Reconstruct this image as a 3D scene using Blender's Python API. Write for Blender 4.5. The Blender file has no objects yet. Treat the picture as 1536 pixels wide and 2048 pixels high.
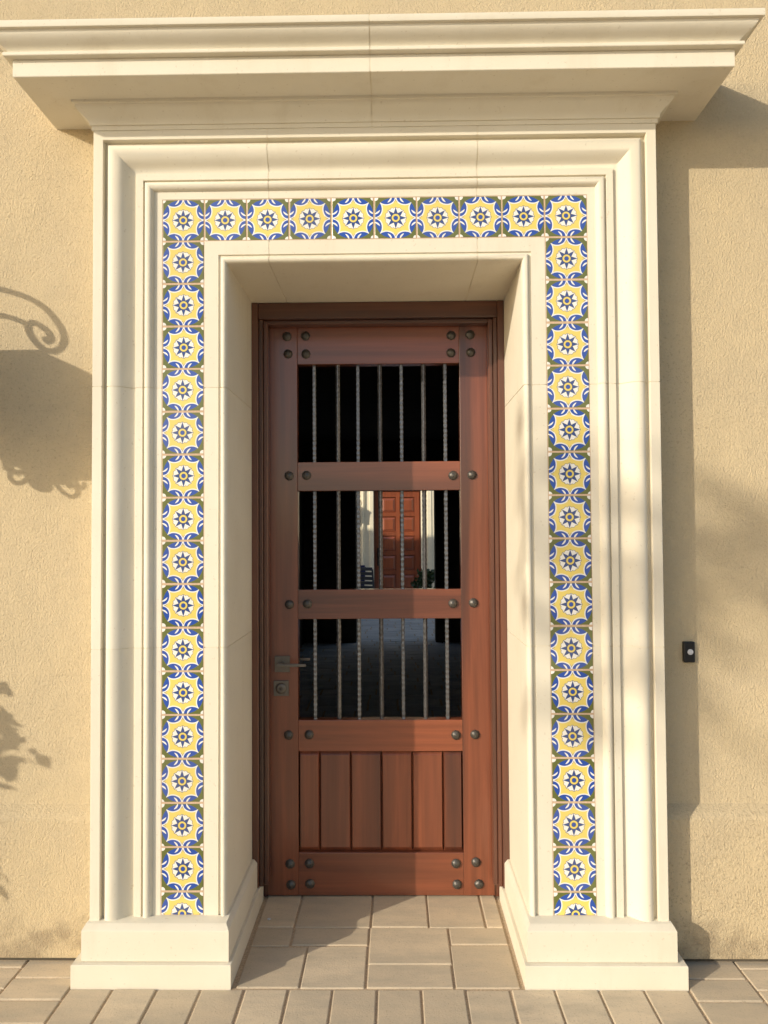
import bpy, bmesh, math, random
from mathutils import Matrix, Vector
R = math.radians
rnd = random.Random(7)
S = bpy.context.scene
C = S.collection

# ------------------------------------------------------------------ camera
cam = bpy.data.cameras.new('camera'); camo = bpy.data.objects.new('camera', cam); C.objects.link(camo)
cam.sensor_fit = 'VERTICAL'; cam.sensor_height = 36.0; cam.lens = 36.0 * 1537.0 / 2048.0
cam.clip_start = 0.05; cam.clip_end = 3000
def camrot(a, b, c):
    return Matrix.Rotation(b, 3, 'Z') @ Matrix.Rotation(a, 3, 'X') @ Matrix.Rotation(c, 3, 'Y')
_r = camrot(R(1.6952), R(0.8411), R(0.3546))
_m = Matrix((_r.col[0], _r.col[2], -_r.col[1])).transposed()
camo.matrix_world = Matrix.Translation((0.0704, -2.8574, 1.5424)) @ _m.to_4x4()
S.camera = camo

# ------------------------------------------------------------------ light
SUN = Vector((1.21, 1.0, -0.55)).normalized()            # direction the light travels
w = bpy.data.worlds.new('World'); S.world = w; w.use_nodes = True
nt = w.node_tree; nt.nodes.clear()
sky = nt.nodes.new('ShaderNodeTexSky'); sky.sky_type = 'NISHITA'; sky.sun_disc = False
sky.sun_elevation = math.asin(-SUN.z); sky.sun_rotation = math.atan2(-SUN.x, -SUN.y)
sky.air_density = 1.0; sky.dust_density = 1.6; sky.ozone_density = 1.0
bg = nt.nodes.new('ShaderNodeBackground'); bg.inputs['Strength'].default_value = 0.15
wo = nt.nodes.new('ShaderNodeOutputWorld')
nt.links.new(sky.outputs[0], bg.inputs[0]); nt.links.new(bg.outputs[0], wo.inputs[0])
sl = bpy.data.lights.new('sun', 'SUN'); sl.energy = 3.1; sl.angle = R(0.55); sl.color = (1.0, 0.89, 0.72)
so = bpy.data.objects.new('sun', sl); C.objects.link(so)
so.rotation_euler = SUN.to_track_quat('-Z', 'Y').to_euler(); so.location = (-8, -8, 8)
S.view_settings.view_transform = 'Standard'; S.view_settings.look = 'None'
S.view_settings.exposure = 0.20; S.view_settings.gamma = 1.0
S.view_settings.use_curve_mapping = False
S.cycles.diffuse_bounces = 8; S.cycles.max_bounces = 14

# ------------------------------------------------------------------ node helper
class G:
    def __init__(self, name):
        self.mat = bpy.data.materials.new(name); self.mat.use_nodes = True
        self.t = self.mat.node_tree; self.t.nodes.clear()
        self.out = self.t.nodes.new('ShaderNodeOutputMaterial')
        self.b = self.t.nodes.new('ShaderNodeBsdfPrincipled')
        self.t.links.new(self.b.outputs[0], self.out.inputs[0])
    def n(self, kind): return self.t.nodes.new(kind)
    def l(self, a, b): self.t.links.new(a, b)
    def put(self, sock, v):
        if isinstance(v, bpy.types.NodeSocket): self.l(v, sock)
        elif isinstance(v, (tuple, list)):
            sock.default_value = tuple(v) + ((1.0,) if len(v) == 3 and len(sock.default_value) == 4 else ())
        else: sock.default_value = v
    def m(self, op, a, b=None, c=None):
        x = self.n('ShaderNodeMath'); x.operation = op
        self.put(x.inputs[0], a)
        if b is not None: self.put(x.inputs[1], b)
        if c is not None: self.put(x.inputs[2], c)
        return x.outputs[0]
    def mix(self, f, a, b, mode='MIX'):
        x = self.n('ShaderNodeMix'); x.data_type = 'RGBA'; x.blend_type = mode
        self.put(x.inputs[0], f); self.put(x.inputs[6], a); self.put(x.inputs[7], b)
        return x.outputs[2]
    def obj(self): return self.n('ShaderNodeTexCoord').outputs['Object']
    def uv(self): return self.n('ShaderNodeTexCoord').outputs['UV']
    def rand(self): return self.n('ShaderNodeObjectInfo').outputs['Random']
    def mapping(self, v, scale=(1, 1, 1), loc=None):
        x = self.n('ShaderNodeMapping'); self.l(v, x.inputs[0]); x.inputs['Scale'].default_value = scale
        if loc is not None: self.put(x.inputs['Location'], loc)
        return x.outputs[0]
    def noise(self, v, scale, detail=4, rough=0.55, dist=0.0):
        x = self.n('ShaderNodeTexNoise'); self.l(v, x.inputs['Vector'])
        x.inputs['Scale'].default_value = scale; x.inputs['Detail'].default_value = detail
        x.inputs['Roughness'].default_value = rough; x.inputs['Distortion'].default_value = dist
        return x.outputs['Fac']
    def vor(self, v, scale, feature='F1'):
        x = self.n('ShaderNodeTexVoronoi'); x.feature = feature; self.l(v, x.inputs['Vector'])
        x.inputs['Scale'].default_value = scale
        return x.outputs['Distance']
    def ramp(self, f, stops):
        x = self.n('ShaderNodeValToRGB'); self.put(x.inputs[0], f)
        e = x.color_ramp.elements
        while len(e) < len(stops): e.new(0.5)
        for i, (p, c) in enumerate(stops):
            e[i].position = p; e[i].color = (c, c, c, 1) if not isinstance(c, tuple) else c + (1,)
        return x.outputs[0]
    def bump(self, h, strength, dist, normal=None):
        x = self.n('ShaderNodeBump'); self.l(h, x.inputs['Height'])
        x.inputs['Strength'].default_value = strength; x.inputs['Distance'].default_value = dist
        if normal is not None: self.l(normal, x.inputs['Normal'])
        return x.outputs[0]
    def fin(self, col, rough=0.6, normal=None, metal=0.0, spec=0.5):
        self.put(self.b.inputs['Base Color'], col); self.put(self.b.inputs['Roughness'], rough)
        self.put(self.b.inputs['Metallic'], metal); self.put(self.b.inputs['Specular IOR Level'], spec)
        if normal is not None: self.l(normal, self.b.inputs['Normal'])
        return self.mat

def mat_stucco():
    g = G('stucco'); o = g.obj()
    big = g.noise(o, 2.2, 5, 0.6); mid = g.noise(o, 14, 4, 0.6); fine = g.noise(o, 150, 3, 0.6)
    worm = g.noise(g.mapping(o, (1, 1, 0.75)), 135, 3, 0.55, 0.8)
    col = g.mix(g.ramp(big, [(0.35, 0.0), (0.65, 1.0)]), (0.560, 0.460, 0.302), (0.605, 0.490, 0.308))
    col = g.mix(g.m('MULTIPLY', g.ramp(mid, [(0.4, 0.0), (0.7, 1.0)]), 0.25), col, (0.46, 0.375, 0.25))
    pit = g.ramp(g.noise(o, 95, 3, 0.6), [(0.55, 0.0), (0.72, 1.0)])
    patch = g.ramp(g.noise(o, 1.3, 3, 0.5), [(0.4, 0.15), (0.62, 1.0)])
    col = g.mix(g.m('MULTIPLY', g.m('MULTIPLY', pit, patch), 0.62), col, (0.27, 0.21, 0.135))
    gl = g.ramp(g.noise(g.mapping(o, (1, 1, 1), (3.1, 0, 5.7)), 110, 2, 0.5), [(0.60, 0.0), (0.75, 0.4)])
    col = g.mix(gl, col, (0.68, 0.57, 0.39))
    sepz = g.n('ShaderNodeSeparateXYZ'); g.l(o, sepz.inputs[0])
    dirt = g.m('MULTIPLY', g.ramp(g.m('ADD', sepz.outputs[2], g.m('MULTIPLY', mid, -0.16)), [(0.0, 0.55), (0.07, 0.0)]), g.ramp(mid, [(0.35, 0.2), (0.6, 1.0)]))
    col = g.mix(dirt, col, (0.27, 0.21, 0.14))
    h = g.m('ADD', g.m('MULTIPLY', worm, 0.9), g.m('MULTIPLY', fine, 0.45))
    n1 = g.bump(h, 0.95, 0.0065)
    n2 = g.bump(g.noise(o, 5, 3, 0.5), 0.35, 0.02, n1)
    return g.fin(col, 0.92, n2, spec=0.2)

def mat_stone(name='cast_stone', base=(0.775, 0.730, 0.612), alt=(0.725, 0.672, 0.545)):
    g = G(name); o = g.obj(); r = g.rand()
    big = g.noise(o, 3.0, 5, 0.6); fine = g.noise(o, 130, 3, 0.6)
    col = g.mix(g.ramp(big, [(0.35, 0.0), (0.68, 1.0)]), base, alt)
    col = g.mix(g.m('MULTIPLY', r, 0.5), col, tuple(c * 0.91 for c in alt))
    st = g.ramp(g.noise(g.mapping(o, (9, 9, 1.4)), 1.0, 5, 0.65), [(0.56, 0.0), (0.75, 1.0)])
    col = g.mix(g.m('MULTIPLY', st, 0.34), col, (0.60, 0.53, 0.40))
    pit = g.ramp(g.noise(o, 85, 3, 0.5), [(0.66, 0.0), (0.74, 1.0)])
    col = g.mix(g.m('MULTIPLY', pit, 0.32), col, (0.40, 0.32, 0.21))
    nn = g.bump(fine, 0.16, 0.003)
    nn = g.bump(g.noise(o, 9, 3, 0.5), 0.10, 0.012, nn)
    return g.fin(col, 0.78, nn, spec=0.3)

def mat_tile():
    g = G('glazed_tile'); uv = g.uv()
    sep = g.n('ShaderNodeSeparateXYZ'); g.l(uv, sep.inputs[0])
    u = g.m('MULTIPLY_ADD', sep.outputs[0], 2.0, -1.0); v = g.m('MULTIPLY_ADD', sep.outputs[1], 2.0, -1.0)
    rr_ = g.rand(); u = g.m('ADD', u, g.m('MULTIPLY_ADD', rr_, 0.07, -0.035)); v = g.m('ADD', v, g.m('MULTIPLY_ADD', g.m('FRACT', g.m('MULTIPLY', rr_, 7.31)), 0.05, -0.025))
    a = g.m('MINIMUM', g.m('ABSOLUTE', u), 1.0); b = g.m('MINIMUM', g.m('ABSOLUTE', v), 1.0)
    hi = g.m('MAXIMUM', a, b); lo = g.m('MINIMUM', a, b)
    sq = lambda x: g.m('MULTIPLY', x, x)
    lt = lambda x, y: g.m('LESS_THAN', x, y)
    gt = lambda x, y: g.m('GREATER_THAN', x, y)
    AND = lambda x, y: g.m('MULTIPLY', x, y)
    YEL = (0.80, 0.635, 0.165); WHT = (0.84, 0.83, 0.80); BLU = (0.024, 0.082, 0.40); GRN = (0.13, 0.15, 0.040)
    GRY = (0.14, 0.13, 0.115); STB = (0.030, 0.072, 0.26)
    wob = g.m('MULTIPLY_ADD', g.noise(g.obj(), 38, 2, 0.5), 0.04, -0.02)
    d = g.m('ADD', g.m('SQRT', g.m('ADD', sq(g.m('DIVIDE', g.m('SUBTRACT', lo, 0.455), 0.455)),
                   sq(g.m('DIVIDE', g.m('SUBTRACT', 1.0, hi), 0.360)))), wob)
    col = g.mix(lt(d, 1.05), YEL, GRY)
    col = g.mix(lt(d, 1.01), col, WHT)
    col = g.mix(lt(d, 0.90), col, BLU)
    ast = g.m('ADD', g.m('SQRT', g.m('MAXIMUM', g.m('SUBTRACT', 1.0, a), 0.0)), g.m('SQRT', g.m('MAXIMUM', g.m('SUBTRACT', 1.0, b), 0.0)))
    ast = g.m('ADD', ast, wob)
    col = g.mix(lt(ast, 1.005), col, GRN)
    col = g.mix(AND(AND(lt(d, 1.05), gt(d, 0.9)), lt(hi, 0.765)), col, WHT)
    dc = g.m('SQRT', g.m('ADD', sq(g.m('SUBTRACT', lo, 0.43)), sq(g.m('SUBTRACT', hi, 1.0))))
    com = AND(AND(gt(dc, 0.125), lt(dc, 0.235)), lt(lo, g.m('MULTIPLY_ADD', g.m('SUBTRACT', 1.0, hi), 0.7, 0.24)))
    col = g.mix(com, col, WHT)
    cd = g.m('ADD', sq(g.m('SUBTRACT', 1.0, a)), sq(g.m('SUBTRACT', 1.0, b)))
    col = g.mix(lt(cd, 0.0225), col, WHT)
    r = g.m('SQRT', g.m('ADD', sq(u), sq(v))); th = g.m('ARCTAN2', v, u)
    Rr = g.m('MULTIPLY_ADD', g.m('ABSOLUTE', g.m('COSINE', g.m('MULTIPLY', th, 8.0))), 0.045, 0.495)
    col = g.mix(lt(r, Rr), col, GRY)
    col = g.mix(lt(r, g.m('SUBTRACT', Rr, 0.022)), col, WHT)
    q = math.pi / 4
    phi = g.m('SUBTRACT', th, g.m('MULTIPLY', g.m('ROUND', g.m('DIVIDE', th, q)), q))
    s = g.m('MULTIPLY', r, g.m('COSINE', phi)); t = g.m('MULTIPLY', r, g.m('ABSOLUTE', g.m('SINE', phi)))
    col = g.mix(lt(t, g.m('MULTIPLY', g.m('SUBTRACT', 0.53, s), 0.335)), col, GRY)
    col = g.mix(lt(t, g.m('MULTIPLY', g.m('SUBTRACT', 0.50, s), 0.30)), col, STB)
    col = g.mix(lt(r, 0.215), col, GRY); col = g.mix(lt(r, 0.193), col, YEL)
    col = g.mix(lt(r, 0.115), col, GRY); col = g.mix(lt(r, 0.092), col, BLU)
    col = g.mix(g.m('MULTIPLY', g.rand(), 0.10), col, (0.5, 0.46, 0.36))
    col = g.mix(1.0, col, g.ramp(g.m('FRACT', g.m('MULTIPLY', rr_, 13.7)), [(0.0, 0.89), (1.0, 1.0)]), 'MULTIPLY')
    nn = g.bump(g.noise(g.obj(), 28, 3, 0.5), 0.06, 0.01)
    return g.fin(col, g.m('MULTIPLY_ADD', rr_, 0.12, 0.18), nn, spec=0.4)

def mat_wood(name, axis, base=(0.250, 0.072, 0.033), dark=(0.046, 0.018, 0.014)):
    g = G(name); o = g.obj(); r = g.rand()
    off = g.n('ShaderNodeCombineXYZ')
    for i in range(3): g.l(g.m('MULTIPLY', r, 7.0 + i * 3), off.inputs[i])
    sc = [38, 38, 38]; sc[axis] = 1.3
    gr = g.noise(g.mapping(o, tuple(sc), off.outputs[0]), 1.0, 6, 0.62, 0.4)
    sc2 = [7, 7, 7]; sc2[axis] = 0.5
    gb = g.noise(g.mapping(o, tuple(sc2), off.outputs[0]), 1.0, 4, 0.55, 0.6)
    col = g.mix(g.ramp(gr, [(0.30, 0.0), (0.72, 1.0)]), tuple(c * 0.62 for c in base), tuple(c * 1.22 for c in base))
    col = g.mix(g.ramp(gb, [(0.38, 0.0), (0.66, 0.80)]), col, dark)
    col = g.mix(g.m('MULTIPLY', r, 0.22), col, tuple(c * k for c, k in zip(base, (1.45, 1.4, 1.1))))
    col = g.mix(1.0, col, g.ramp(r, [(0.0, 0.78), (0.5, 1.0), (1.0, 0.88)]), 'MULTIPLY')
    sc3 = [150, 150, 150]; sc3[axis] = 3
    nn = g.bump(g.noise(g.mapping(o, tuple(sc3), off.outputs[0]), 1.0, 3, 0.6), 0.09, 0.002)
    ro = g.m('MULTIPLY_ADD', gb, 0.14, 0.36)
    g.b.inputs['Coat Weight'].default_value = 0.8; g.b.inputs['Coat Roughness'].default_value = 0.14
    return g.fin(col, ro, nn, spec=0.5)

def mat_paver(name='concrete_paver', c0=(0.545, 0.45, 0.322), c1=(0.665, 0.555, 0.400), c2=(0.43, 0.375, 0.285)):
    g = G(name); o = g.obj(); r = g.rand()
    off = g.n('ShaderNodeCombineXYZ'); g.l(g.m('MULTIPLY', r, 31.0), off.inputs[0]); g.l(g.m('MULTIPLY', r, 17.0), off.inputs[1])
    vv = g.mapping(o, (1, 1, 1), off.outputs[0])
    col = g.mix(g.ramp(r, [(0.0, 0.0), (1.0, 1.0)]), c0, c1)
    big = g.noise(g.mapping(vv, (4, 11, 4)), 1.0, 5, 0.65)
    col = g.mix(g.ramp(big, [(0.40, 0.0), (0.68, 0.75)]), col, c2)
    sp = g.ramp(g.noise(vv, 160, 2, 0.5), [(0.60, 0.0), (0.75, 0.6)])
    col = g.mix(sp, col, (0.29, 0.24, 0.17))
    sl_ = g.ramp(g.noise(vv, 120, 2, 0.5), [(0.62, 0.0), (0.76, 0.45)])
    col = g.mix(sl_, col, (0.56, 0.47, 0.34))
    nn = g.bump(g.noise(vv, 130, 4, 0.65), 0.34, 0.003)
    nn = g.bump(g.noise(vv, 12, 3, 0.5), 0.15, 0.01, nn)
    return g.fin(col, 0.88, nn, spec=0.25)

def mat_plain(name, col, rough=0.6, metal=0.0, spec=0.4, var=0.12, scale=40, bump=0.1):
    g = G(name); o = g.obj()
    nz = g.noise(o, scale, 4, 0.6)
    c = g.mix(g.ramp(nz, [(0.3, 0.0), (0.7, 1.0)]), tuple(x * (1 - var) for x in col), tuple(min(1, x * (1 + var)) for x in col))
    return g.fin(c, rough, g.bump(nz, bump, 0.004), metal, spec)

def mat_leaf(name, c1, c2):
    g = G(name); o = g.obj()
    nz = g.noise(o, 9, 3, 0.6)
    col = g.mix(g.ramp(nz, [(0.3, 0.0), (0.7, 1.0)]), c1, c2)
    g.b.inputs['Transmission Weight'].default_value = 0.0
    return g.fin(col, 0.5, None, 0.0, 0.4)

M = dict(
    stucco=mat_stucco(), stone=mat_stone(), mortar=mat_stone('mortar', (0.77, 0.71, 0.57), (0.71, 0.645, 0.50)),
    tile=mat_tile(), grout=mat_plain('grout', (0.56, 0.41, 0.285), 0.9, spec=0.2, scale=120, bump=0.25),
    wood_v=mat_wood('mahogany_upright', 2), wood_h=mat_wood('mahogany_crosswise', 0),
    frame_v=mat_wood('shaded_mahogany_upright', 2, (0.150, 0.048, 0.025), (0.040, 0.016, 0.012)), frame_h=mat_wood('shaded_mahogany_crosswise', 0, (0.150, 0.048, 0.025), (0.040, 0.016, 0.012)),  # frame: mahogany like the door's, with the recess shade put into its colour
    far_wood=mat_wood('red_stained_wood', 2, (0.34, 0.088, 0.034), (0.23, 0.055, 0.022)),
    iron=mat_plain('hammered_iron', (0.185, 0.185, 0.19), 0.30, 0.72, 0.5, 0.35, 90, 0.35),
    lantern=mat_plain('black_iron', (0.035, 0.032, 0.03), 0.5, 0.3, 0.5, 0.25, 60, 0.25),
    clavo=mat_plain('bronzed_iron', (0.095, 0.088, 0.080), 0.40, 0.55, 0.5, 0.3, 120, 0.3),
    nickel=mat_plain('aged_pewter', (0.155, 0.140, 0.122), 0.38, 0.6, 0.5, 0.1, 60, 0.05),
    hole=mat_plain('keyway_black', (0.01, 0.01, 0.01), 0.6), paver=mat_paver(), court=mat_paver('skylit_court_paver', (0.50, 0.48, 0.45), (0.66, 0.63, 0.58), (0.42, 0.41, 0.40)),  # court: lighter, greyer paver copy, skylight on the floor put into its colour
    sand=mat_plain('joint_sand', (0.50, 0.39, 0.27), 0.95, spec=0.1, var=0.25, scale=150, bump=0.5),
    drive=mat_plain('pale_concrete', (0.43, 0.39, 0.32), 0.9, spec=0.2, var=0.12, scale=3, bump=0.2),
    bell=mat_plain('black_plastic', (0.012, 0.012, 0.013), 0.35, var=0.05), bell_w=mat_plain('pale_plastic', (0.62, 0.63, 0.66), 0.4, var=0.03),
    inner=mat_plain('shade_toned_plaster', (0.10, 0.085, 0.065), 0.9, spec=0.1, var=0.1, scale=12),  # dark colour stands in for the shade of the unlit passage
    cream=mat_plain('cream_plaster', (0.88, 0.81, 0.62), 0.9, spec=0.2, var=0.05, scale=10),
    chair=mat_plain('grey_powder_coat', (0.12, 0.122, 0.13), 0.5, var=0.08), blue=mat_plain('blue_cushion', (0.05, 0.06, 0.17), 0.9, var=0.1),
    glass=mat_plain('amber_seeded_glass', (0.38, 0.26, 0.12), 0.3, var=0.15, scale=20),
    pot=mat_plain('terracotta', (0.36, 0.15, 0.075), 0.85, var=0.15, scale=12), soil=mat_plain('soil', (0.05, 0.035, 0.025), 0.95),
    leaf=mat_leaf('leaf_green', (0.030, 0.060, 0.018), (0.075, 0.12, 0.035)), bark=mat_plain('bark', (0.12, 0.085, 0.06), 0.9, var=0.3, scale=25, bump=0.6),
)

# ------------------------------------------------------------------ mesh helpers
def finish(name, bm, mat, parent=None, smooth=None, mats=None):
    me = bpy.data.meshes.new(name); bm.normal_update(); bm.to_mesh(me); bm.free()
    for mm in (mats or [mat]): me.materials.append(mm)
    if smooth:
        for p in me.polygons: p.use_smooth = True
        me.set_sharp_from_angle(angle=R(smooth))
    o = bpy.data.objects.new(name, me); C.objects.link(o)
    if parent: o.parent = parent
    return o
def inst(name, src, parent=None, loc=(0, 0, 0), rot=(0, 0, 0), scale=(1, 1, 1)):
    o = src.copy(); o.name = name; C.objects.link(o); o.parent = parent
    o.location = loc; o.rotation_euler = rot; o.scale = scale
    return o
def tag(o, label=None, cat=None, group=None, kind=None):
    if label: o['label'] = label
    if cat: o['category'] = cat
    if group: o['group'] = group
    if kind: o['kind'] = kind
    return o
def thing(name, label, cat, loc=(0, 0, 0), group=None):
    o = bpy.data.objects.new(name, None); C.objects.link(o); o.location = loc; o.empty_display_size = 0.1
    return tag(o, label, cat, group, 'thing')
def bx(bm, x0, x1, y0, y1, z0, z1, bev=0.0, seg=1):
    r = bmesh.ops.create_cube(bm, size=1.0)
    vs = r['verts']
    for v in vs:
        v.co = Vector((x0 + (v.co.x + .5) * (x1 - x0), y0 + (v.co.y + .5) * (y1 - y0), z0 + (v.co.z + .5) * (z1 - z0)))
    if bev > 0:
        es = list({e for v in vs for e in v.link_edges})
        bmesh.ops.bevel(bm, geom=es, offset=bev, segments=seg, affect='EDGES', profile=0.5, clamp_overlap=True)
    return bm
def box(name, x0, x1, y0, y1, z0, z1, mat, parent=None, bev=0.0, seg=1):
    bm = bmesh.new(); bx(bm, x0, x1, y0, y1, z0, z1, bev, seg)
    return finish(name, bm, mat, parent)
def sweep(bm, stations, closed_prof=True, caps=True):
    rows = [[bm.verts.new(p) for p in st] for st in stations]
    n = len(rows[0]); rng = range(n) if closed_prof else range(n - 1)
    for a, b in zip(rows[:-1], rows[1:]):
        for i in rng:
            j = (i + 1) % n
            bm.faces.new((a[i], a[j], b[j], b[i]))
    if caps:
        bm.faces.new(rows[0][::-1]); bm.faces.new(rows[-1])
    bmesh.ops.recalc_face_normals(bm, faces=bm.faces)
    return bm
def tube(bm, pts, rad, n=8, cap=True):
    pts = [Vector(p) for p in pts]; rows = []
    for i, p in enumerate(pts):
        t = (pts[min(i + 1, len(pts) - 1)] - pts[max(i - 1, 0)]).normalized()
        up = Vector((1, 0, 0)) if abs(t.x) < 0.9 else Vector((0, 1, 0))
        s = t.cross(up).normalized(); u = s.cross(t)
        r = rad[i] if isinstance(rad, (list, tuple)) else rad
        rows.append([bm.verts.new(p + (s * math.cos(k * 2 * math.pi / n) + u * math.sin(k * 2 * math.pi / n)) * r) for k in range(n)])
    for a, b in zip(rows[:-1], rows[1:]):
        for k in range(n): bm.faces.new((a[k], a[(k + 1) % n], b[(k + 1) % n], b[k]))
    if cap: bm.faces.new(rows[0][::-1]); bm.faces.new(rows[-1])
    return bm
def lathe(bm, prof, n=24, axis='Z', c=(0, 0, 0), start=0.0):
    rows = []
    for r, h in prof:
        row = []
        for k in range(n):
            t = start + k * 2 * math.pi / n
            if axis == 'Z': p = (c[0] + r * math.cos(t), c[1] + r * math.sin(t), c[2] + h)
            else: p = (c[0] + r * math.cos(t), c[1] + h, c[2] + r * math.sin(t))
            row.append(bm.verts.new(p))
        rows.append(row)
    for a, b in zip(rows[:-1], rows[1:]):
        for k in range(n): bm.faces.new((a[k], a[(k + 1) % n], b[(k + 1) % n], b[k]))
    bm.faces.new(rows[0][::-1]); bm.faces.new(rows[-1])
    bmesh.ops.recalc_face_normals(bm, faces=bm.faces)
    return bm
def spline(pts, n=8):
    out = []; P = [Vector(p) for p in pts]; P = [P[0]] + P + [P[-1]]
    for i in range(1, len(P) - 2):
        for k in range(n):
            t = k / n; a, b, c, d = P[i - 1], P[i], P[i + 1], P[i + 2]
            out.append(0.5 * ((2 * b) + (c - a) * t + (2 * a - 5 * b + 4 * c - d) * t * t + (3 * b - a - 3 * c + d) * t ** 3))
    out.append(P[-2]); return out

# ------------------------------------------------------------------ ground
ground = box('ground', -400, 400, -400, 400, -0.30, -0.055, M['drive']); tag(ground, kind='structure')
pave = box('pavement', -4, 4, -5, 0.60, -0.05, -0.0055, M['sand']); tag(pave, kind='structure')
J = 0.0040
def paver(x0, x1, y0, y1, parent=pave, h=0.0, J=J, mat='paver'):
    bm = bmesh.new(); w_, d_ = x1 - x0 - 2 * J, y1 - y0 - 2 * J
    j = lambda: rnd.uniform(-.0012, .0012)
    bx(bm, -w_ / 2 + j(), w_ / 2 + j(), -d_ / 2 + j(), d_ / 2 + j(), -0.045, rnd.uniform(-.0012, .0012) + h, 0.0038, 2)
    o = finish('paver', bm, M[mat], parent)
    o.location = ((x0 + x1) / 2, (y0 + y1) / 2, 0); o.rotation_euler = (rnd.uniform(-.003, .003), rnd.uniform(-.003, .003), rnd.uniform(-.004, .004))
    return o
E_ = 0.488
for a in ((-E_, -.338, .209, .50), (-.338, -.036, .209, .50), (-.036, .192, .209, .50), (.192, .417, .209, .50), (.417, E_, .209, .50),
          (-E_, -.336, .070, .209), (-.336, -.040, .076, .209), (-.040, .266, -.052, .209), (.266, E_, .083, .209),
          (-E_, -.268, -.196, .068), (-.268, -.041, -.196, .075), (-.040, .262, -.196, -.052), (.263, E_, -.196, .083)):
    paver(*a)
for k in range(-7, 7): paver(.15 * k - .002, .15 * (k + 1) - .002, -.50, -.200)
for sgn in (-1, 1):
    for c in range(9):
        xa, xb = 1.052 + .225 * c, 1.052 + .225 * (c + 1)
        y = -.012 - (.0 if c % 2 == 0 else .064)
        if c % 2: paver(min(sgn * xa, sgn * xb), max(sgn * xa, sgn * xb), -.076, .05)
        rows = 0
        while y > -1.0:
            paver(min(sgn * xa, sgn * xb), max(sgn * xa, sgn * xb), y - .127, y); y -= .127
y = -.50
row = 0
while y > -1.6:
    x = -1.05 + (.11 if row % 2 else 0)
    while x < 1.04:
        x2 = min(x + rnd.choice((.225, .30, .225)), 1.05)
        if 1.05 - x2 < .1: x2 = 1.05
        paver(x, x2, y - .19, y); x = x2
    y -= .19; row += 1

# ------------------------------------------------------------------ house
house = thing('house', 'tan rough stucco house wall around the stone doorway', 'house')
WX = 9.0
prof = [(-.045, .018), (-.046, .505), (-.0445, .514), (-.038, .524), (-.026, .536), (-.012, .547), (-.003, .554), (0, .562), (0, 3.05)]
def wall_seg(x0, x1):
    bm = bmesh.new()
    pr = prof + [(.40, 3.05), (.40, .018)]
    n = 1
    sweep(bm, [[(x0 + (x1 - x0) * i / n, y, z) for y, z in pr] for i in range(n + 1)])
    return bm
bm = wall_seg(-WX, -.80); wl = finish('wall', bm, M['stucco'], house, 30)
bm = wall_seg(.80, WX); wr = finish('wall', bm, M['stucco'], house, 30)
wt = box('wall', -WX, WX, 0, .40, 3.05, 5.2, M['stucco'], house)
for s in (-1, 1):
    box('foundation', min(s * .8, s * WX), max(s * .8, s * WX), -.028, .38, -.04, .016, M['inner'], house)
# covered passage behind the door, closed and dark, opening on the courtyard
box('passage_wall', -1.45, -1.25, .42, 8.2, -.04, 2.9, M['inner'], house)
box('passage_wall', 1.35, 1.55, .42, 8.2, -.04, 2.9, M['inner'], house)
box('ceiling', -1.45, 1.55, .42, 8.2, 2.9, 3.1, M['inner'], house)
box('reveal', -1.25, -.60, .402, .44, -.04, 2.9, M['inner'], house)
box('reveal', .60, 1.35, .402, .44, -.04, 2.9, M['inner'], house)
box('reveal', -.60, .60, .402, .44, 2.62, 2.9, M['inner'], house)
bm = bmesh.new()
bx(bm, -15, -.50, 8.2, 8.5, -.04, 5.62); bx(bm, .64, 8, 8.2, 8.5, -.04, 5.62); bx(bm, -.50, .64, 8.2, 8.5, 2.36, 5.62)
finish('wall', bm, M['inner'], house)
box('chimney', -9.98, -9.62, 8.2, 8.5, 5.62, 5.83, M['inner'], house, .05, 3)
# courtyard
far = thing('house', 'cream courtyard wall far behind the barred door', 'house', (0, 16, 0))
def fb(name, *a, mat=M['cream'], parent=far, **k): return box(name, *a, mat, parent, **k)
fb('wall', -8, -.50, 0, .3, -.04, 4.2); fb('wall', .76, 6, 0, .3, -.04, 4.2); fb('wall', -.50, .76, 0, .3, 2.66, 4.2)
fb('trim', .70, .80, -.03, .10, 0, 2.70, bev=.01); fb('trim', .86, .96, -.02, 0, 0, 3.0, bev=.005); fb('trim', -.56, -.46, -.03, .10, 0, 2.70, bev=.01)
bm = bmesh.new(); tube(bm, [(-.72, -.05, 0), (-.72, -.05, 3.6)], .022, 8); finish('downpipe', bm, M['cream'], far, 40)
box('wall', -8, -1.9, 8.55, 16, -.04, 1.2, M['inner'], house)
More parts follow.
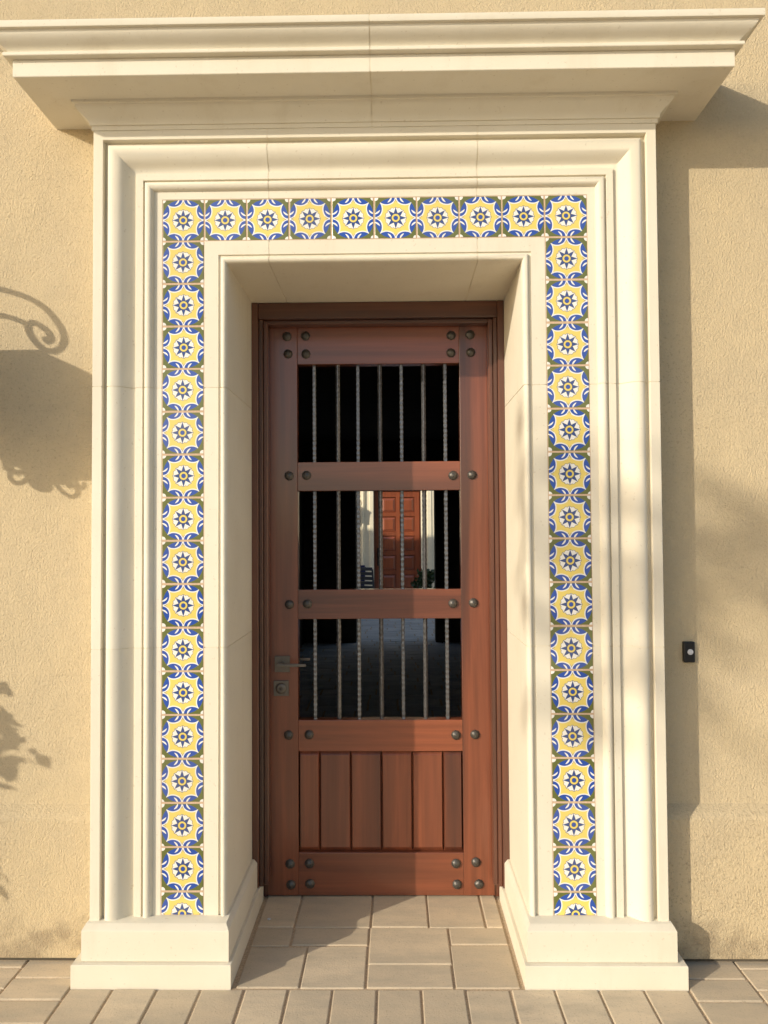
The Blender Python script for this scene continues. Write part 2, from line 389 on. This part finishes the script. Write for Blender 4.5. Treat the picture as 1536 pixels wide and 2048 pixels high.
# far red panelled door
fd = thing('panelled_door', 'red panelled wooden door far across the courtyard', 'door', (.12, 16.12, 0))
bm = bmesh.new(); bx(bm, -.66, .66, .03, .07, 0, 2.72); finish('backing', bm, M['far_wood'], fd)
PX = (-.40, -.03, .06, .43)
box('jamb', -.62, -.545, -.05, .028, 0, 2.66, M['wood_v'], fd, .004)
for x0, x1 in ((-.54, -.40), (-.03, .06), (.43, .54)): box('stile', x0, x1, -.01, .03, 0, 2.60, M['far_wood'], fd, .003)
zz = [0.0, .18]; PH = .385; z = .18; rows_ = []
while z + PH < 2.60:
    rows_.append((z, z + PH)); z += PH + .09
edges = [(0, .18)] + [(rows_[i][1], rows_[i + 1][0]) for i in range(len(rows_) - 1)] + [(rows_[-1][1], 2.60)]
for x0, x1 in ((-.40, -.03), (.06, .43)):
    for z0, z1 in edges: box('rail', x0, x1, -.008, .03, z0, z1, M['far_wood'], fd, .003)
    for z0, z1 in rows_:
        bm = bmesh.new()
        a = [(x0 + .02, .02, z0 + .02), (x1 - .02, .02, z0 + .02), (x1 - .02, .02, z1 - .02), (x0 + .02, .02, z1 - .02)]
        b = [(x0 + .075, -.008, z0 + .075), (x1 - .075, -.008, z0 + .075), (x1 - .075, -.008, z1 - .075), (x0 + .075, -.008, z1 - .075)]
        va = [bm.verts.new(p) for p in a]; vb = [bm.verts.new(p) for p in b]
        for i in range(4): bm.faces.new((va[i], va[(i + 1) % 4], vb[(i + 1) % 4], vb[i]))
        bm.faces.new(vb); vc = [bm.verts.new((p[0], .032, p[2])) for p in a]
        for i in range(4): bm.faces.new((vc[i], vc[(i + 1) % 4], va[(i + 1) % 4], va[i]))
        bm.faces.new(vc[::-1]); bmesh.ops.recalc_face_normals(bm, faces=bm.faces)
        finish('panel', bm, M['far_wood'], fd)
bm = bmesh.new(); bx(bm, -.50, -.45, -.03, -.008, .78, 1.22, .006); bx(bm, -.49, -.46, -.07, -.03, .92, 1.14, .006)
finish('handle', bm, M['bell'], fd)
# passage and courtyard paving
court = box('courtyard_paving', -6, 6, .60, 16, -.05, -.006, M['sand']); tag(court, kind='structure')
y = 3.0; k = 0
while y < 11.6:
    d = rnd.choice((.20, .27, .20)); x = -1.15 - rnd.uniform(0, .3)
    while x < 1.3:
        x2 = x + rnd.choice((.27, .40, .54)); paver(x, x2, y, y + d, court, 0, .009, 'court'); x = x2
    y += d
tag(box('courtyard_floor', -6, 6, 11.7, 15.98, -.004, 0.001, M['court']), kind='structure')
tag(box('passage_floor', -1.2, 1.3, .61, 2.98, -.004, 0.001, M['paver']), kind='structure')

# ------------------------------------------------------------------ stone surround
sur = thing('door_surround', 'cream cast stone door surround with cornice and patterned tile band', 'door surround')
def arc(cx, cy, r0, r1, a0, a1, n):
    return [(cx + r0 * math.cos(R(a0 + (a1 - a0) * i / n)), cy + r1 * math.sin(R(a0 + (a1 - a0) * i / n))) for i in range(n + 1)]
# (distance out from the opening, how far proud of the wall), outer edge first
OX, OZ = .535, 2.532
SP = [(1.010, -.39), (1.010, .1385), (1.0085, .140), (.976, .140), (.975, .1385), (.975, .113), (.963, .113)]
SP += [(x, p) for x, p in [(.9625, .122), (.960, .132), (.955, .1385), (.948, .1425), (.940, .144), (.931, .143), (.922, .140), (.913, .135), (.905, .1285), (.897, .120), (.890, .112), (.884, .106), (.877, .102), (.870, .100), (.8635, .0995)]]
SP += [(.863, .111), (.862, .113), (.839, .113), (.838, .112), (.838, .103), (.8325, .103)]
SP += [(.832, .111), (.830, .1155), (.826, .119), (.821, .1205), (.815, .1195), (.809, .116), (.805, .111), (.8025, .105), (.801, .100)]
SP += [(.7725, .100), (.7718, .0990), (.7718, .092), (.6182, .092), (.6182, .0990), (.6175, .100)]
SP += [(.5670, .100), (.5665, .094), (.5570, .094), (.5565, .101), (.5545, .105), (.5515, .1075), (.5475, .108), (.543, .1065), (.539, .103), (.5362, .097), (.535, .090), (.535, .050), (.535, -.39)]
def sect(inset=0.0):
    P = [(x - OX, p) for x, p in SP]
    return P
def st_leg(s, z, inset=0.0): return [(s * (OX + d), -p, z) for d, p in sect(inset)]
def st_mit(s, inset=0.0): return [(s * (OX + d), -p, OZ + d) for d, p in sect(inset)]
def st_head(x, inset=0.0): return [(x, -p, OZ + d) for d, p in sect(inset)]
def block(name, sts, mat=M['stone'], smooth=35):
    bm = bmesh.new(); sweep(bm, sts); return finish(name, bm, mat, sur, smooth)
gp = .0015
ZB, Z1, Z2 = .197, 1.143, 2.078
XJ = (-.382, .374)
for s in (-1, 1):
    block('stone_block', [st_leg(s, ZB), st_leg(s, Z1 - gp)])
    block('stone_block', [st_leg(s, Z1 + gp), st_leg(s, Z2 - gp)])
    xj = XJ[0] - gp if s < 0 else XJ[1] + gp
    block('stone_block', [st_leg(s, Z2 + gp), st_mit(s), st_head(xj)])
block('stone_block', [st_head(XJ[0] + gp), st_head(XJ[1] - gp)])
ins = .0028
def erode(xs, ps, lo, hi, n, w, dp):
    """the profile as a height field, pulled back a little: what fills a joint"""
    def at(x):
        best = None
        for (x0, p0), (x1, p1) in zip(zip(xs[:-1], ps[:-1]), zip(xs[1:], ps[1:])):
            a_, b_ = min(x0, x1), max(x0, x1)
            if a_ - 1e-9 <= x <= b_ + 1e-9:
                p = min(p0, p1) if b_ - a_ < 1e-6 else p0 + (p1 - p0) * (x - x0) / (x1 - x0)
                best = p if best is None else min(best, p)
        return best
    out = []
    for i in range(n + 1):
        x = lo + (hi - lo) * i / n
        out.append((x, min(at(min(max(x + k * w, min(xs)), max(xs))) for k in (-1, -.5, 0, .5, 1)) - dp))
    return out
fx = [x for x, p in SP[1:-1]]; fp = [p for x, p in SP[1:-1]]
er = [(x - OX, p) for x, p in erode(fx, fp, 1.0075, .5375, 160, .002, .0013)]
er = [(er[0][0], -.01)] + er + [(er[-1][0], -.385), (er[-1][0] + .02, -.385), (er[-1][0] + .02, -.01)]
m_leg = lambda s, z: [(s * (OX + d), -p, z) for d, p in er]
m_head = lambda x: [(x, -p, OZ + d) for d, p in er]
for s in (-1, 1):
    for zj in (Z1, Z2): block('mortar', [m_leg(s, zj - .006), m_leg(s, zj + .006)], M['mortar'])
for xj in XJ: block('mortar', [m_head(xj - .006), m_head(xj + .006)], M['mortar'])
# cornice with bed moulding, mitred returns
KX = .872
CP = [(-.01, 3.006), (.1435, 3.006), (.1435, 3.021), (.149, 3.022)]
CP += [(.149, 3.026), (.150, 3.032), (.153, 3.038), (.158, 3.044), (.165, 3.050), (.172, 3.055), (.179, 3.061), (.184, 3.067), (.187, 3.073), (.188, 3.0775), (.197, 3.0785), (.197, 3.088)]
CP += [(.199, 3.089), (.333, 3.089), (.335, 3.091), (.335, 3.146), (.3335, 3.148), (.357, 3.149), (.3585, 3.151), (.3585, 3.159), (.357, 3.161), (.345, 3.1615)]
CP += [(.346, 3.166), (.349, 3.171), (.354, 3.176), (.361, 3.181), (.369, 3.186), (.376, 3.191), (.383, 3.197), (.388, 3.203), (.391, 3.209), (.392, 3.2135), (.404, 3.2145), (.405, 3.216), (.405, 3.236), (.403, 3.238), (-.01, 3.262)]
cs = lambda kind, s=1, x=0.0: [((s * (KX + max(p, 0)), .01 if kind == 'w' else -p, z) if kind != 'x' else (x, -p, z)) for p, z in CP]
JX = -.004
for s in (-1, 1):
    bm = bmesh.new(); sweep(bm, [cs('w', s), cs('m', s), cs('x', x=JX + s * gp)])
    finish('cornice_block', bm, M['stone'], sur, 35)
ez = erode([z for p, z in CP[1:-1]], [p for p, z in CP[1:-1]], 3.009, 3.235, 120, .0025, .0010)
cm = [(0.0, ez[0][0])] + [(p, z) for z, p in ez] + [(0.0, ez[-1][0])]
bm = bmesh.new(); sweep(bm, [[(JX - .006, -p, z) for p, z in cm], [(JX + .006, -p, z) for p, z in cm]]); finish('mortar', bm, M['mortar'], sur, 35)
# plinths: two tiers wrapping the foot of each leg and running back to the door
def tier(s, pr, ymax, name, kx):
    # pr: list of (offset outwards, z); path: outer wall -> front outer corner -> front inner corner -> back to door
    XO, YI, XI = 1.010, .140, OX
    bm = bmesh.new()
    sts = [[(s * (XO + o * kx), -.01, z) for o, z in pr], [(s * (XO + o * kx), -(YI + o), z) for o, z in pr],
           [(s * (XI - o * .56), -(YI + o), z) for o, z in pr], [(s * (XI - o * .56), ymax, z) for o, z in pr]]
    sweep(bm, sts); return finish(name, bm, M['stone'], sur, 20)
for s in (-1, 1):
    tier(s, [(-.042, .0775), (.038, .0775), (.040, .0795), (.040, .180), (.0385, .183), (.018, .1965), (.015, .1975), (-.042, .1975)], .369, 'plinth_block', .32)
    tier(s, [(-.042, -.03), (.060, -.03), (.060, .0745), (.058, .0765), (-.042, .0770)], .452, 'plinth_block', .68)
# tile band
band = finish('grout_band', bx(bx(bx(bmesh.new(), -.7715, .7715, -.0994, -.0915, 2.6155, 2.7685), -.7715, -.6185, -.0994, -.0915, .1980, 2.6155), .6185, .7715, -.0994, -.0915, .1980, 2.6155), M['grout'], sur)
PT, TS = .1556, .0743
def tile_mesh(zlow=-1.0):
    bm = bmesh.new(); bx(bm, -TS, TS, -.0020, .004, max(-TS, zlow), TS, .0012, 2)
    uvl = bm.loops.layers.uv.new('UVMap')
    for f in bm.faces:
        for l in f.loops: l[uvl].uv = (.5 + l.vert.co.x / (2 * TS), .5 + l.vert.co.z / (2 * TS))
    return bm
t0 = None
PX_ = .1544; TZ = 2.6920
spots = [((i - 4.5) * PX_, TZ) for i in range(10)] + [(s * 4.5 * PX_, TZ - PT * i) for s in (-1, 1) for i in range(1, 16)]
for x, z in spots:
    loc = (x + rnd.uniform(-.0006, .0006), -.0985 + rnd.uniform(-.0004, .0004), z + rnd.uniform(-.0006, .0006))
    rot = (rnd.uniform(-.003, .003), rnd.uniform(-.003, .003), rnd.uniform(-.003, .003))
    if t0 is None:
        t0 = finish('tile', tile_mesh(), M['tile'], band); t0.location = loc; t0.rotation_euler = rot
    else: inst('tile', t0, band, loc, rot)
for s in (-1, 1):
    o = finish('tile', tile_mesh(-.0035), M['tile'], band); o.location = (s * 4.5 * PX_, -.0985, TZ - PT * 16)
    o['label'] = 'half tile cut off at the plinth'

# ------------------------------------------------------------------ door frame
DY = .463
bm = bmesh.new()
U = [(-.60, 0), (-.484, 0), (-.484, 2.474), (.484, 2.474), (.484, 0), (.60, 0), (.60, 2.64), (-.60, 2.64)]
sweep(bm, [[(x, .4715, z) for x, z in U], [(x, .541, z) for x, z in U]])
fr = finish('door_frame', bm, M['frame_v'], house); fr['label'] = 'shaded mahogany door frame set in the stone opening'
for s in (-1, 1):
    q = lambda a, b: (min(s * a, s * b), max(s * a, s * b))
    box('casing', *q(.5345, .507), .370, .47, .0775, OZ - .002, M['frame_v'], fr, .002)
    box('jamb', *q(.5065, .490), .386, .47, .0775, 2.462, M['frame_v'], fr, .002)
    box('stop', *q(.4895, .471), .402, .459, .0775, 2.461, M['frame_v'], fr, .0025)
box('head_casing', -.5065, .5065, .374, .47, 2.4625, OZ - .002, M['frame_h'], fr, .002)
box('head_stop', -.4705, .4705, .404, .459, 2.446, 2.462, M['frame_h'], fr, .002)

# ------------------------------------------------------------------ barred door
door = thing('barred_door', 'mahogany entry door with three barred openings and iron studs', 'door', (0, DY, 0))
T = .057; SX = .3525; DW = .483
ZR = [(.006, .186), (.615, .748), (1.181, 1.307), (1.734, 1.859), (2.286, 2.470)]
for s in (-1, 1):
    box('stile', min(s * SX, s * DW), max(s * SX, s * DW), 0, T, .006, 2.470, M['wood_v'], door, .0022, 2)
for i, (z0, z1) in enumerate(ZR):
    box('rail', -SX + .0003, SX - .0003, .0008, T - .001, z0, z1, M['wood_h'], door, .0020, 2)
# boarded lower panel
px_ = [-.3515, -.262, -.128, .004, .136, .268, .3515]
for a, b in zip(px_[:-1], px_[1:]):
    bm = bmesh.new(); x0, x1, z0, z1 = a + .0012, b - .0012, .187, .614
    c, t_ = .0085, .018
    lo = [(x0, .024, z0), (x1, .024, z0), (x1, .024, z1), (x0, .024, z1)]
    hi = [(x0 + c * .6, .012, z0 + t_), (x1 - c * .6, .012, z0 + t_), (x1 - c * .6, .012, z1 - t_), (x0 + c * .6, .012, z1 - t_)]
    va = [bm.verts.new(p) for p in lo]; vb = [bm.verts.new(p) for p in hi]; vc = [bm.verts.new((p[0], .045, p[2])) for p in lo]
    for i in range(4):
        bm.faces.new((va[i], va[(i + 1) % 4], vb[(i + 1) % 4], vb[i])); bm.faces.new((vc[i], vc[(i + 1) % 4], va[(i + 1) % 4], va[i]))
    bm.faces.new(vb); bm.faces.new(vc[::-1]); bmesh.ops.recalc_face_normals(bm, faces=bm.faces)
    finish('board', bm, M['wood_v'], door)
box('panel_back', -.3520, .3520, .046, .055, .1865, .6145, M['wood_v'], door)
# hammered bars: flat-on and corner-on in turn
def bar_mesh(length, half, seed):
    r = random.Random(seed); bm = bmesh.new(); n = int(length / .0045); rows = []; ph = r.uniform(0, 6.28)
    for i in range(n + 1):
        z = length * i / n; wv = math.sin(z / .0215 * 2 * math.pi + ph + .5 * math.sin(z * 23 + ph))
        k = half * (1 + .11 * wv + r.uniform(-.015, .015)) if 2 < i < n - 2 else half
        k2 = half * (1 + .11 * math.sin(z / .0215 * 2 * math.pi + ph + 2.2) + r.uniform(-.015, .015))
        c = half * .30
        ring = [(k, k2 - c), (k - c, k2), (-k + c, k2), (-k, k2 - c), (-k, -k2 + c), (-k + c, -k2), (k - c, -k2), (k, -k2 + c)]
        rows.append([bm.verts.new((x, y_, z)) for x, y_ in ring])
    for a, b in zip(rows[:-1], rows[1:]):
        for k in range(8): bm.faces.new((a[k], a[(k + 1) % 8], b[(k + 1) % 8], b[k]))
    bm.faces.new(rows[0][::-1]); bm.faces.new(rows[-1]); bmesh.ops.recalc_face_normals(bm, faces=bm.faces)
    return bm
BX = [-.281, -.178, -.090, .006, .100, .197, .291]
L = .430; proto = []
for wi, (z0, z1) in enumerate(((.748, 1.181), (1.307, 1.734), (1.859, 2.286))):
    for bi, x in enumerate(BX):
        diag = bi % 2
        if wi == 0:
            o = finish('bar', bar_mesh(.436, .0076, 100 + bi), M['iron'], door, 35); proto.append(o)
        else: o = inst('bar', proto[(bi + (2 if bi < 5 else -4 if bi == 6 else -4)) % 7 if False else bi], door)
        o.location = (x, .028, z0 - .0015 if wi != 1 else z0 - .004); o.rotation_euler = (0, 0, (math.pi / 4 if diag else 0) + rnd.uniform(-.06, .06))
        o.scale = (1, 1, (z1 - z0 + .003) / .436 * 1.004)
# hand-forged studs
def stud_mesh(seed):
    r = random.Random(seed); bm = bmesh.new(); n = 9; R0 = .0208
    prof_ = [(R0, 0.002), (R0 * .985, -.0035), (R0 * .78, -.0095), (R0 * .42, -.0140), (R0 * .12, -.0156)]
    rows = [[bm.verts.new((rr * r.uniform(.95, 1.04) * math.cos(k * 6.2832 / n), h + r.uniform(-.0006, .0006), rr * r.uniform(.95, 1.04) * math.sin(k * 6.2832 / n))) for k in range(n)] for rr, h in prof_]
    for a, b in zip(rows[:-1], rows[1:]):
        for k in range(n): bm.faces.new((a[k], a[(k + 1) % n], b[(k + 1) % n], b[k]))
    bm.faces.new(rows[0]); bm.faces.new(rows[-1][::-1]); bmesh.ops.recalc_face_normals(bm, faces=bm.faces)
    return bm
SXZ = [(-.397, 2.409), (-.316, 2.410), (-.392, 2.332), (-.314, 2.331), (.318, 2.406), (.400, 2.408), (.317, 2.330), (.402, 2.331),
       (-.389, 1.800), (-.313, 1.801), (.321, 1.797), (.403, 1.798), (-.389, 1.244), (-.311, 1.246), (.316, 1.245), (.404, 1.247),
       (-.394, .685), (-.306, .687), (.324, .684), (.405, .686), (-.389, .139), (-.306, .141), (.319, .141), (.404, .147),
       (-.385, .052), (-.304, .056), (.323, .053), (.416, .055)]
sp_ = []
for i, (x, z) in enumerate(SXZ):
    if i < 5: o = finish('stud', stud_mesh(40 + i), M['clavo'], door, 28); sp_.append(o)
    else: o = inst('stud', sp_[i % 5], door)
    o.location = (x, 0, z); o.rotation_euler = (0, rnd.uniform(0, 6.28), 0)
# lever handle and deadbolt
hd = finish('handle', bx(bmesh.new(), -.0325, .0325, -.009, 0, -.0345, .0345, .0015, 2), M['nickel'], door); hd.location = (-.4195, 0, .9895)
bm = bmesh.new(); lathe(bm, [(.011, .0), (.011, -.050)], 20, 'Y', (-.004, 0, .002))
finish('spindle', bm, M['nickel'], hd, 40)
box('lever', -.0165, .1075, -.060, -.048, -.0035, .0085, M['nickel'], hd, .0018, 2)
hi_ = finish('handle', bx(bmesh.new(), -.0325, .0325, 0, .009, -.0345, .0345, .0015, 2), M['nickel'], door); hi_.location = (-.4195, T, .9895)
bm = bmesh.new(); lathe(bm, [(.011, .0), (.011, .050)], 20, 'Y', (-.004, 0, .002)); finish('spindle', bm, M['nickel'], hi_, 40)
box('lever', -.0165, .1075, .048, .060, -.0035, .0085, M['nickel'], hi_, .0018, 2)
db = finish('deadbolt', bx(bmesh.new(), -.0325, .0325, -.008, 0, -.0325, .0325, .0015, 2), M['nickel'], door); db.location = (-.4245, 0, .886)
bm = bmesh.new(); lathe(bm, [(.0235, 0), (.0235, -.0095), (.0225, -.0115), (.0175, -.0155), (.0150, -.0160)], 32, 'Y'); finish('collar', bm, M['nickel'], db, 30)
bm = bmesh.new(); lathe(bm, [(.0085, -.014), (.0085, -.0175), (.0075, -.0185)], 20, 'Y'); finish('cylinder', bm, M['clavo'], db, 30)
box('keyhole', -.0010, .0010, -.0192, -.018, -.005, .004, M['hole'], db)

# ------------------------------------------------------------------ doorbell
bell = finish('doorbell', bx(bmesh.new(), -.0205, .0205, -.018, .003, -.038, .038, .004, 2), M['bell']); bell.location = (1.143, 0, 1.106)
tag(bell, 'small black doorbell with round pale button on shaded wall', 'doorbell')
bm = bmesh.new(); lathe(bm, [(.0105, -.016), (.0105, -.0195), (.0088, -.0205), (.0085, -.0195), (.0072, -.0195), (.0066, -.0208), (.003, -.0216)], 28, 'Y', (.0025, 0, .001)); finish('button', bm, M['bell_w'], bell, 40)

# ------------------------------------------------------------------ lantern just left of the frame (its shadow shows on the wall)
def lantern(loc, label):
    t = thing('wall_lantern', label, 'lantern', loc, 'wall lanterns')
    q0 = .374
    zf = lambda z: z * .87 + .035
    bm = bmesh.new(); bx(bm, -.055, .055, -.018, .002, -.10, .34, .006, 2); finish('backplate', bm, M['lantern'], t)
    c1 = spline([(0, 0.0, .07), (0, -.06, .17), (0, -.15, .225), (0, -.241, .262), (0, -.336, .276), (0, -.399, .257), (0, -.440, .207), (0, -.442, .160), (0, -.416, .120), (0, -.375, .109), (0, -.340, .140), (0, -.333, .175), (0, -.355, .193), (0, -.392, .183), (0, -.402, .158), (0, -.388, .145)])
    bm = bmesh.new(); tube(bm, c1, [.0105] * (len(c1) - 14) + [.0105 + .004 * (i / 14) for i in range(14)], 8); finish('scroll', bm, M['lantern'], t, 50)
    c2 = spline([(0, -.02, -.06), (0, -.12, .02), (0, -.18, .10), (0, -.24, .160), (0, -.30, .175), (0, -.335, .172)])
    bm = bmesh.new(); tube(bm, c2, .0095, 8); finish('brace', bm, M['lantern'], t, 50)
    bm = bmesh.new(); tube(bm, [(0, -q0, .12), (0, -q0, .06)], .008, 8); finish('hook', bm, M['lantern'], t, 50)
    s4 = math.sqrt(2); a45 = math.pi / 4
    bm = bmesh.new(); lathe(bm, [(.02 * s4, .078), (.06 * s4, .070), (.14 * s4, .026), (.172 * s4, -.018), (.174 * s4, -.034), (.155 * s4, -.038)], 4, 'Z', (0, -q0, 0), a45); finish('cap', bm, M['lantern'], t)
    bm = bmesh.new(); lathe(bm, [(.122 * s4, zf(-.395)), (.150 * s4, -.039)], 4, 'Z', (0, -q0, 0), a45); finish('glass', bm, M['glass'], t)
    for sx in (-1, 1):
        for sy in (-1, 1):
            bm = bmesh.new(); tube(bm, [(sx * .125, -q0 + sy * .125, zf(-.40)), (sx * .153, -q0 + sy * .153, -.036)], .008, 6); finish('post', bm, M['lantern'], t)
    bm = bmesh.new(); lathe(bm, [(.03 * s4, zf(-.425)), (.128 * s4, zf(-.412)), (.132 * s4, zf(-.394))], 4, 'Z', (0, -q0, 0), a45); finish('base', bm, M['lantern'], t)
    bm = bmesh.new(); lathe(bm, [(.010, zf(-.535)), (.026, zf(-.525)), (.032, zf(-.508)), (.026, zf(-.494)), (.050, zf(-.478)), (.052, zf(-.462)), (.034, zf(-.448)), (.046, zf(-.436)), (.045, zf(-.424))], 10, 'Z', (0, -q0, 0)); finish('finial', bm, M['lantern'], t, 50)
    for dx, dy in ((0, 1), (0, -1), (1, 0), (-1, 0)):
        pts = spline([(dx * .03, -q0 + dy * .03, zf(-.445)), (dx * .060, -q0 + dy * .060, zf(-.490)), (dx * .095, -q0 + dy * .095, zf(-.500)), (dx * .117, -q0 + dy * .117, zf(-.470)), (dx * .104, -q0 + dy * .104, zf(-.448)), (dx * .086, -q0 + dy * .086, zf(-.462))])
        bm = bmesh.new(); tube(bm, pts, .0080, 6); finish('curl', bm, M['lantern'], t, 50)
        pts = spline([(dx * .10, -q0 + dy * .10, zf(-.415)), (dx * .118, -q0 + dy * .118, zf(-.440)), (dx * .134, -q0 + dy * .134, zf(-.436)), (dx * .136, -q0 + dy * .136, zf(-.415))], 5)
        bm = bmesh.new(); tube(bm, pts, .007, 6); finish('curl', bm, M['lantern'], t, 50)
    return t
lantern((-1.71, 0, 2.35), 'iron scroll-bracket lantern left of the doorway, casting the scrolled shadow')
lantern((-1.30, 16, 2.38), 'iron scroll-bracket lantern on the cream courtyard wall')

# ------------------------------------------------------------------ plants
def leaves(bm, pts, size, r, aspect=.45):
    for p in pts:
        s = size * r.uniform(.6, 1.3); d = Vector((r.gauss(0, 1), r.gauss(0, 1), r.gauss(0, .8))).normalized()
        t = d.cross(Vector((r.gauss(0, 1), r.gauss(0, 1), r.gauss(0, 1)))).normalized() * s * aspect
        p = Vector(p); nn = d.cross(t).normalized() * s * .15
        v = [bm.verts.new(p), bm.verts.new(p + d * s * .5 + t + nn), bm.verts.new(p + d * s), bm.verts.new(p + d * s * .5 - t + nn)]
        bm.faces.new((v[0], v[1], v[2])); bm.faces.new((v[0], v[2], v[3]))
def ball_pts(c, rad, n, r, hollow=.4):
    out = []
    for _ in range(n):
        d = Vector((r.gauss(0, 1), r.gauss(0, 1), r.gauss(0, 1))).normalized() * (hollow + (1 - hollow) * r.random() ** .5)
        out.append((c[0] + d.x * rad[0], c[1] + d.y * rad[1], c[2] + d.z * rad[2]))
    return out
def potted(name, loc, h, rad, nleaf, size, label, pot_h, seed):
    r = random.Random(seed); t = thing(name, label, 'plant', loc)
    bm = bmesh.new(); lathe(bm, [(.11, 0), (.15, pot_h * .5), (.175, pot_h * .9), (.19, pot_h * .92), (.19, pot_h), (.165, pot_h), (.16, pot_h * .93)], 24); finish('pot', bm, M['pot'], t, 35)
    bm = bmesh.new(); lathe(bm, [(.158, pot_h * .90), (.158, pot_h * .925)], 20); finish('soil', bm, M['soil'], t)
    bm = bmesh.new()
    for k in range(7):
        a = r.uniform(0, 6.28); tube(bm, [(0, 0, pot_h * .9), (math.cos(a) * rad * .3, math.sin(a) * rad * .3, pot_h + (h - pot_h) * .5), (math.cos(a) * rad * .7, math.sin(a) * rad * .7, h * r.uniform(.75, .98))], [.012, .008, .003], 6)
    finish('stem', bm, M['bark'], t)
    bm = bmesh.new()
    for k in range(26):
        a = r.uniform(0, 6.28); rr = rad * r.random() ** .6; z = pot_h + (h - pot_h) * r.random()
        leaves(bm, ball_pts((math.cos(a) * rr, math.sin(a) * rr, z), (.11, .11, .10), nleaf // 26, r, .2), size, r)
    finish('foliage', bm, M['leaf'], t)
    return t
potted('potted_shrub', (-2.43, -.54, 0), 1.47, .24, 1500, .055, 'leafy potted shrub left of the doorway, its shadow on the wall', .52, 5)
potted('potted_plant', (.66, 11.8, 0), .80, .22, 620, .085, 'leafy green potted plant right of the far courtyard door', .30, 6)
# tree off to the left behind the viewpoint: its soft dapple falls on the right-hand wall
tr = thing('garden_tree', 'slender leafy garden tree standing out in front, dappling the right wall', 'tree', (-8.75, -9.2, 0))
r = random.Random(12)
bm = bmesh.new(); tube(bm, [(0, 0, -.05), (.05, .02, 2.0), (-.04, .05, 4.2), (.02, 0, 7.0)], [.13, .10, .07, .03], 10)
finish('trunk', bm, M['bark'], tr, 50)
bm = bmesh.new(); tips = []
for k in range(16):
    a = r.uniform(0, 6.28); z0 = r.uniform(5.0, 6.8); ln = r.uniform(.5, 1.1)
    e = (math.cos(a) * ln, math.sin(a) * ln, z0 + r.uniform(.2, .7)); tips.append(e)
    tube(bm, [(0, 0, z0), (e[0] * .5, e[1] * .5, (z0 + e[2]) / 2 + .08), e], [.03, .018, .006], 6)
finish('branch', bm, M['bark'], tr)
bm = bmesh.new()
for e in tips: leaves(bm, ball_pts(e, (.36, .36, .30), 30, r, .1), .13, r)
finish('crown', bm, M['leaf'], tr)

# ------------------------------------------------------------------ courtyard chairs
def chair(loc, rz, mat, label):
    t = thing('patio_chair', label, 'chair', loc, 'courtyard chairs'); t.rotation_euler = (0, 0, rz)
    box('seat', -.24, .24, -.24, .24, .42, .45, mat, t, .008, 2)
    for sx in (-1, 1):
        for sy in (-1, 1): box('leg', sx * .22 - .016, sx * .22 + .016, sy * .21 - .016, sy * .21 + .016, 0, .42, mat, t, .004)
        bm = bmesh.new(); tube(bm, [(sx * .215, .22, .44), (sx * .235, .27, .66), (sx * .255, .33, .90)], .018, 8); finish('back_post', bm, mat, t, 50)
    for k in range(5):
        z = .52 + k * .088; bm = bmesh.new(); tw = .22 + .008 * k; yy = .235 + .022 * k
        bx(bm, -tw, tw, yy, yy + .018, z, z + .062, .006, 2); finish('back_slat', bm, mat, t)
    return t
chair((-.42, 11.9, 0), R(150), M['chair'], 'grey slat-back patio chair beside the courtyard wall')
chair((-.80, 12.9, 0), R(180), M['blue'], 'dark blue patio chair behind the grey one')

# ------------------------------------------------------------------ stray pebble on the threshold
bm = bmesh.new(); bmesh.ops.create_icosphere(bm, subdivisions=2, radius=.006)
rp = random.Random(3)
for v in bm.verts: v.co = Vector((v.co.x * 1.25, v.co.y * .9, v.co.z * .6)) * rp.uniform(.9, 1.1)
pb = finish('pebble', bm, M['bell_w'], None, 60); pb.location = (-.447, .266, .0042); tag(pb, 'tiny white pebble lying on the shaded threshold pavers', 'pebble')
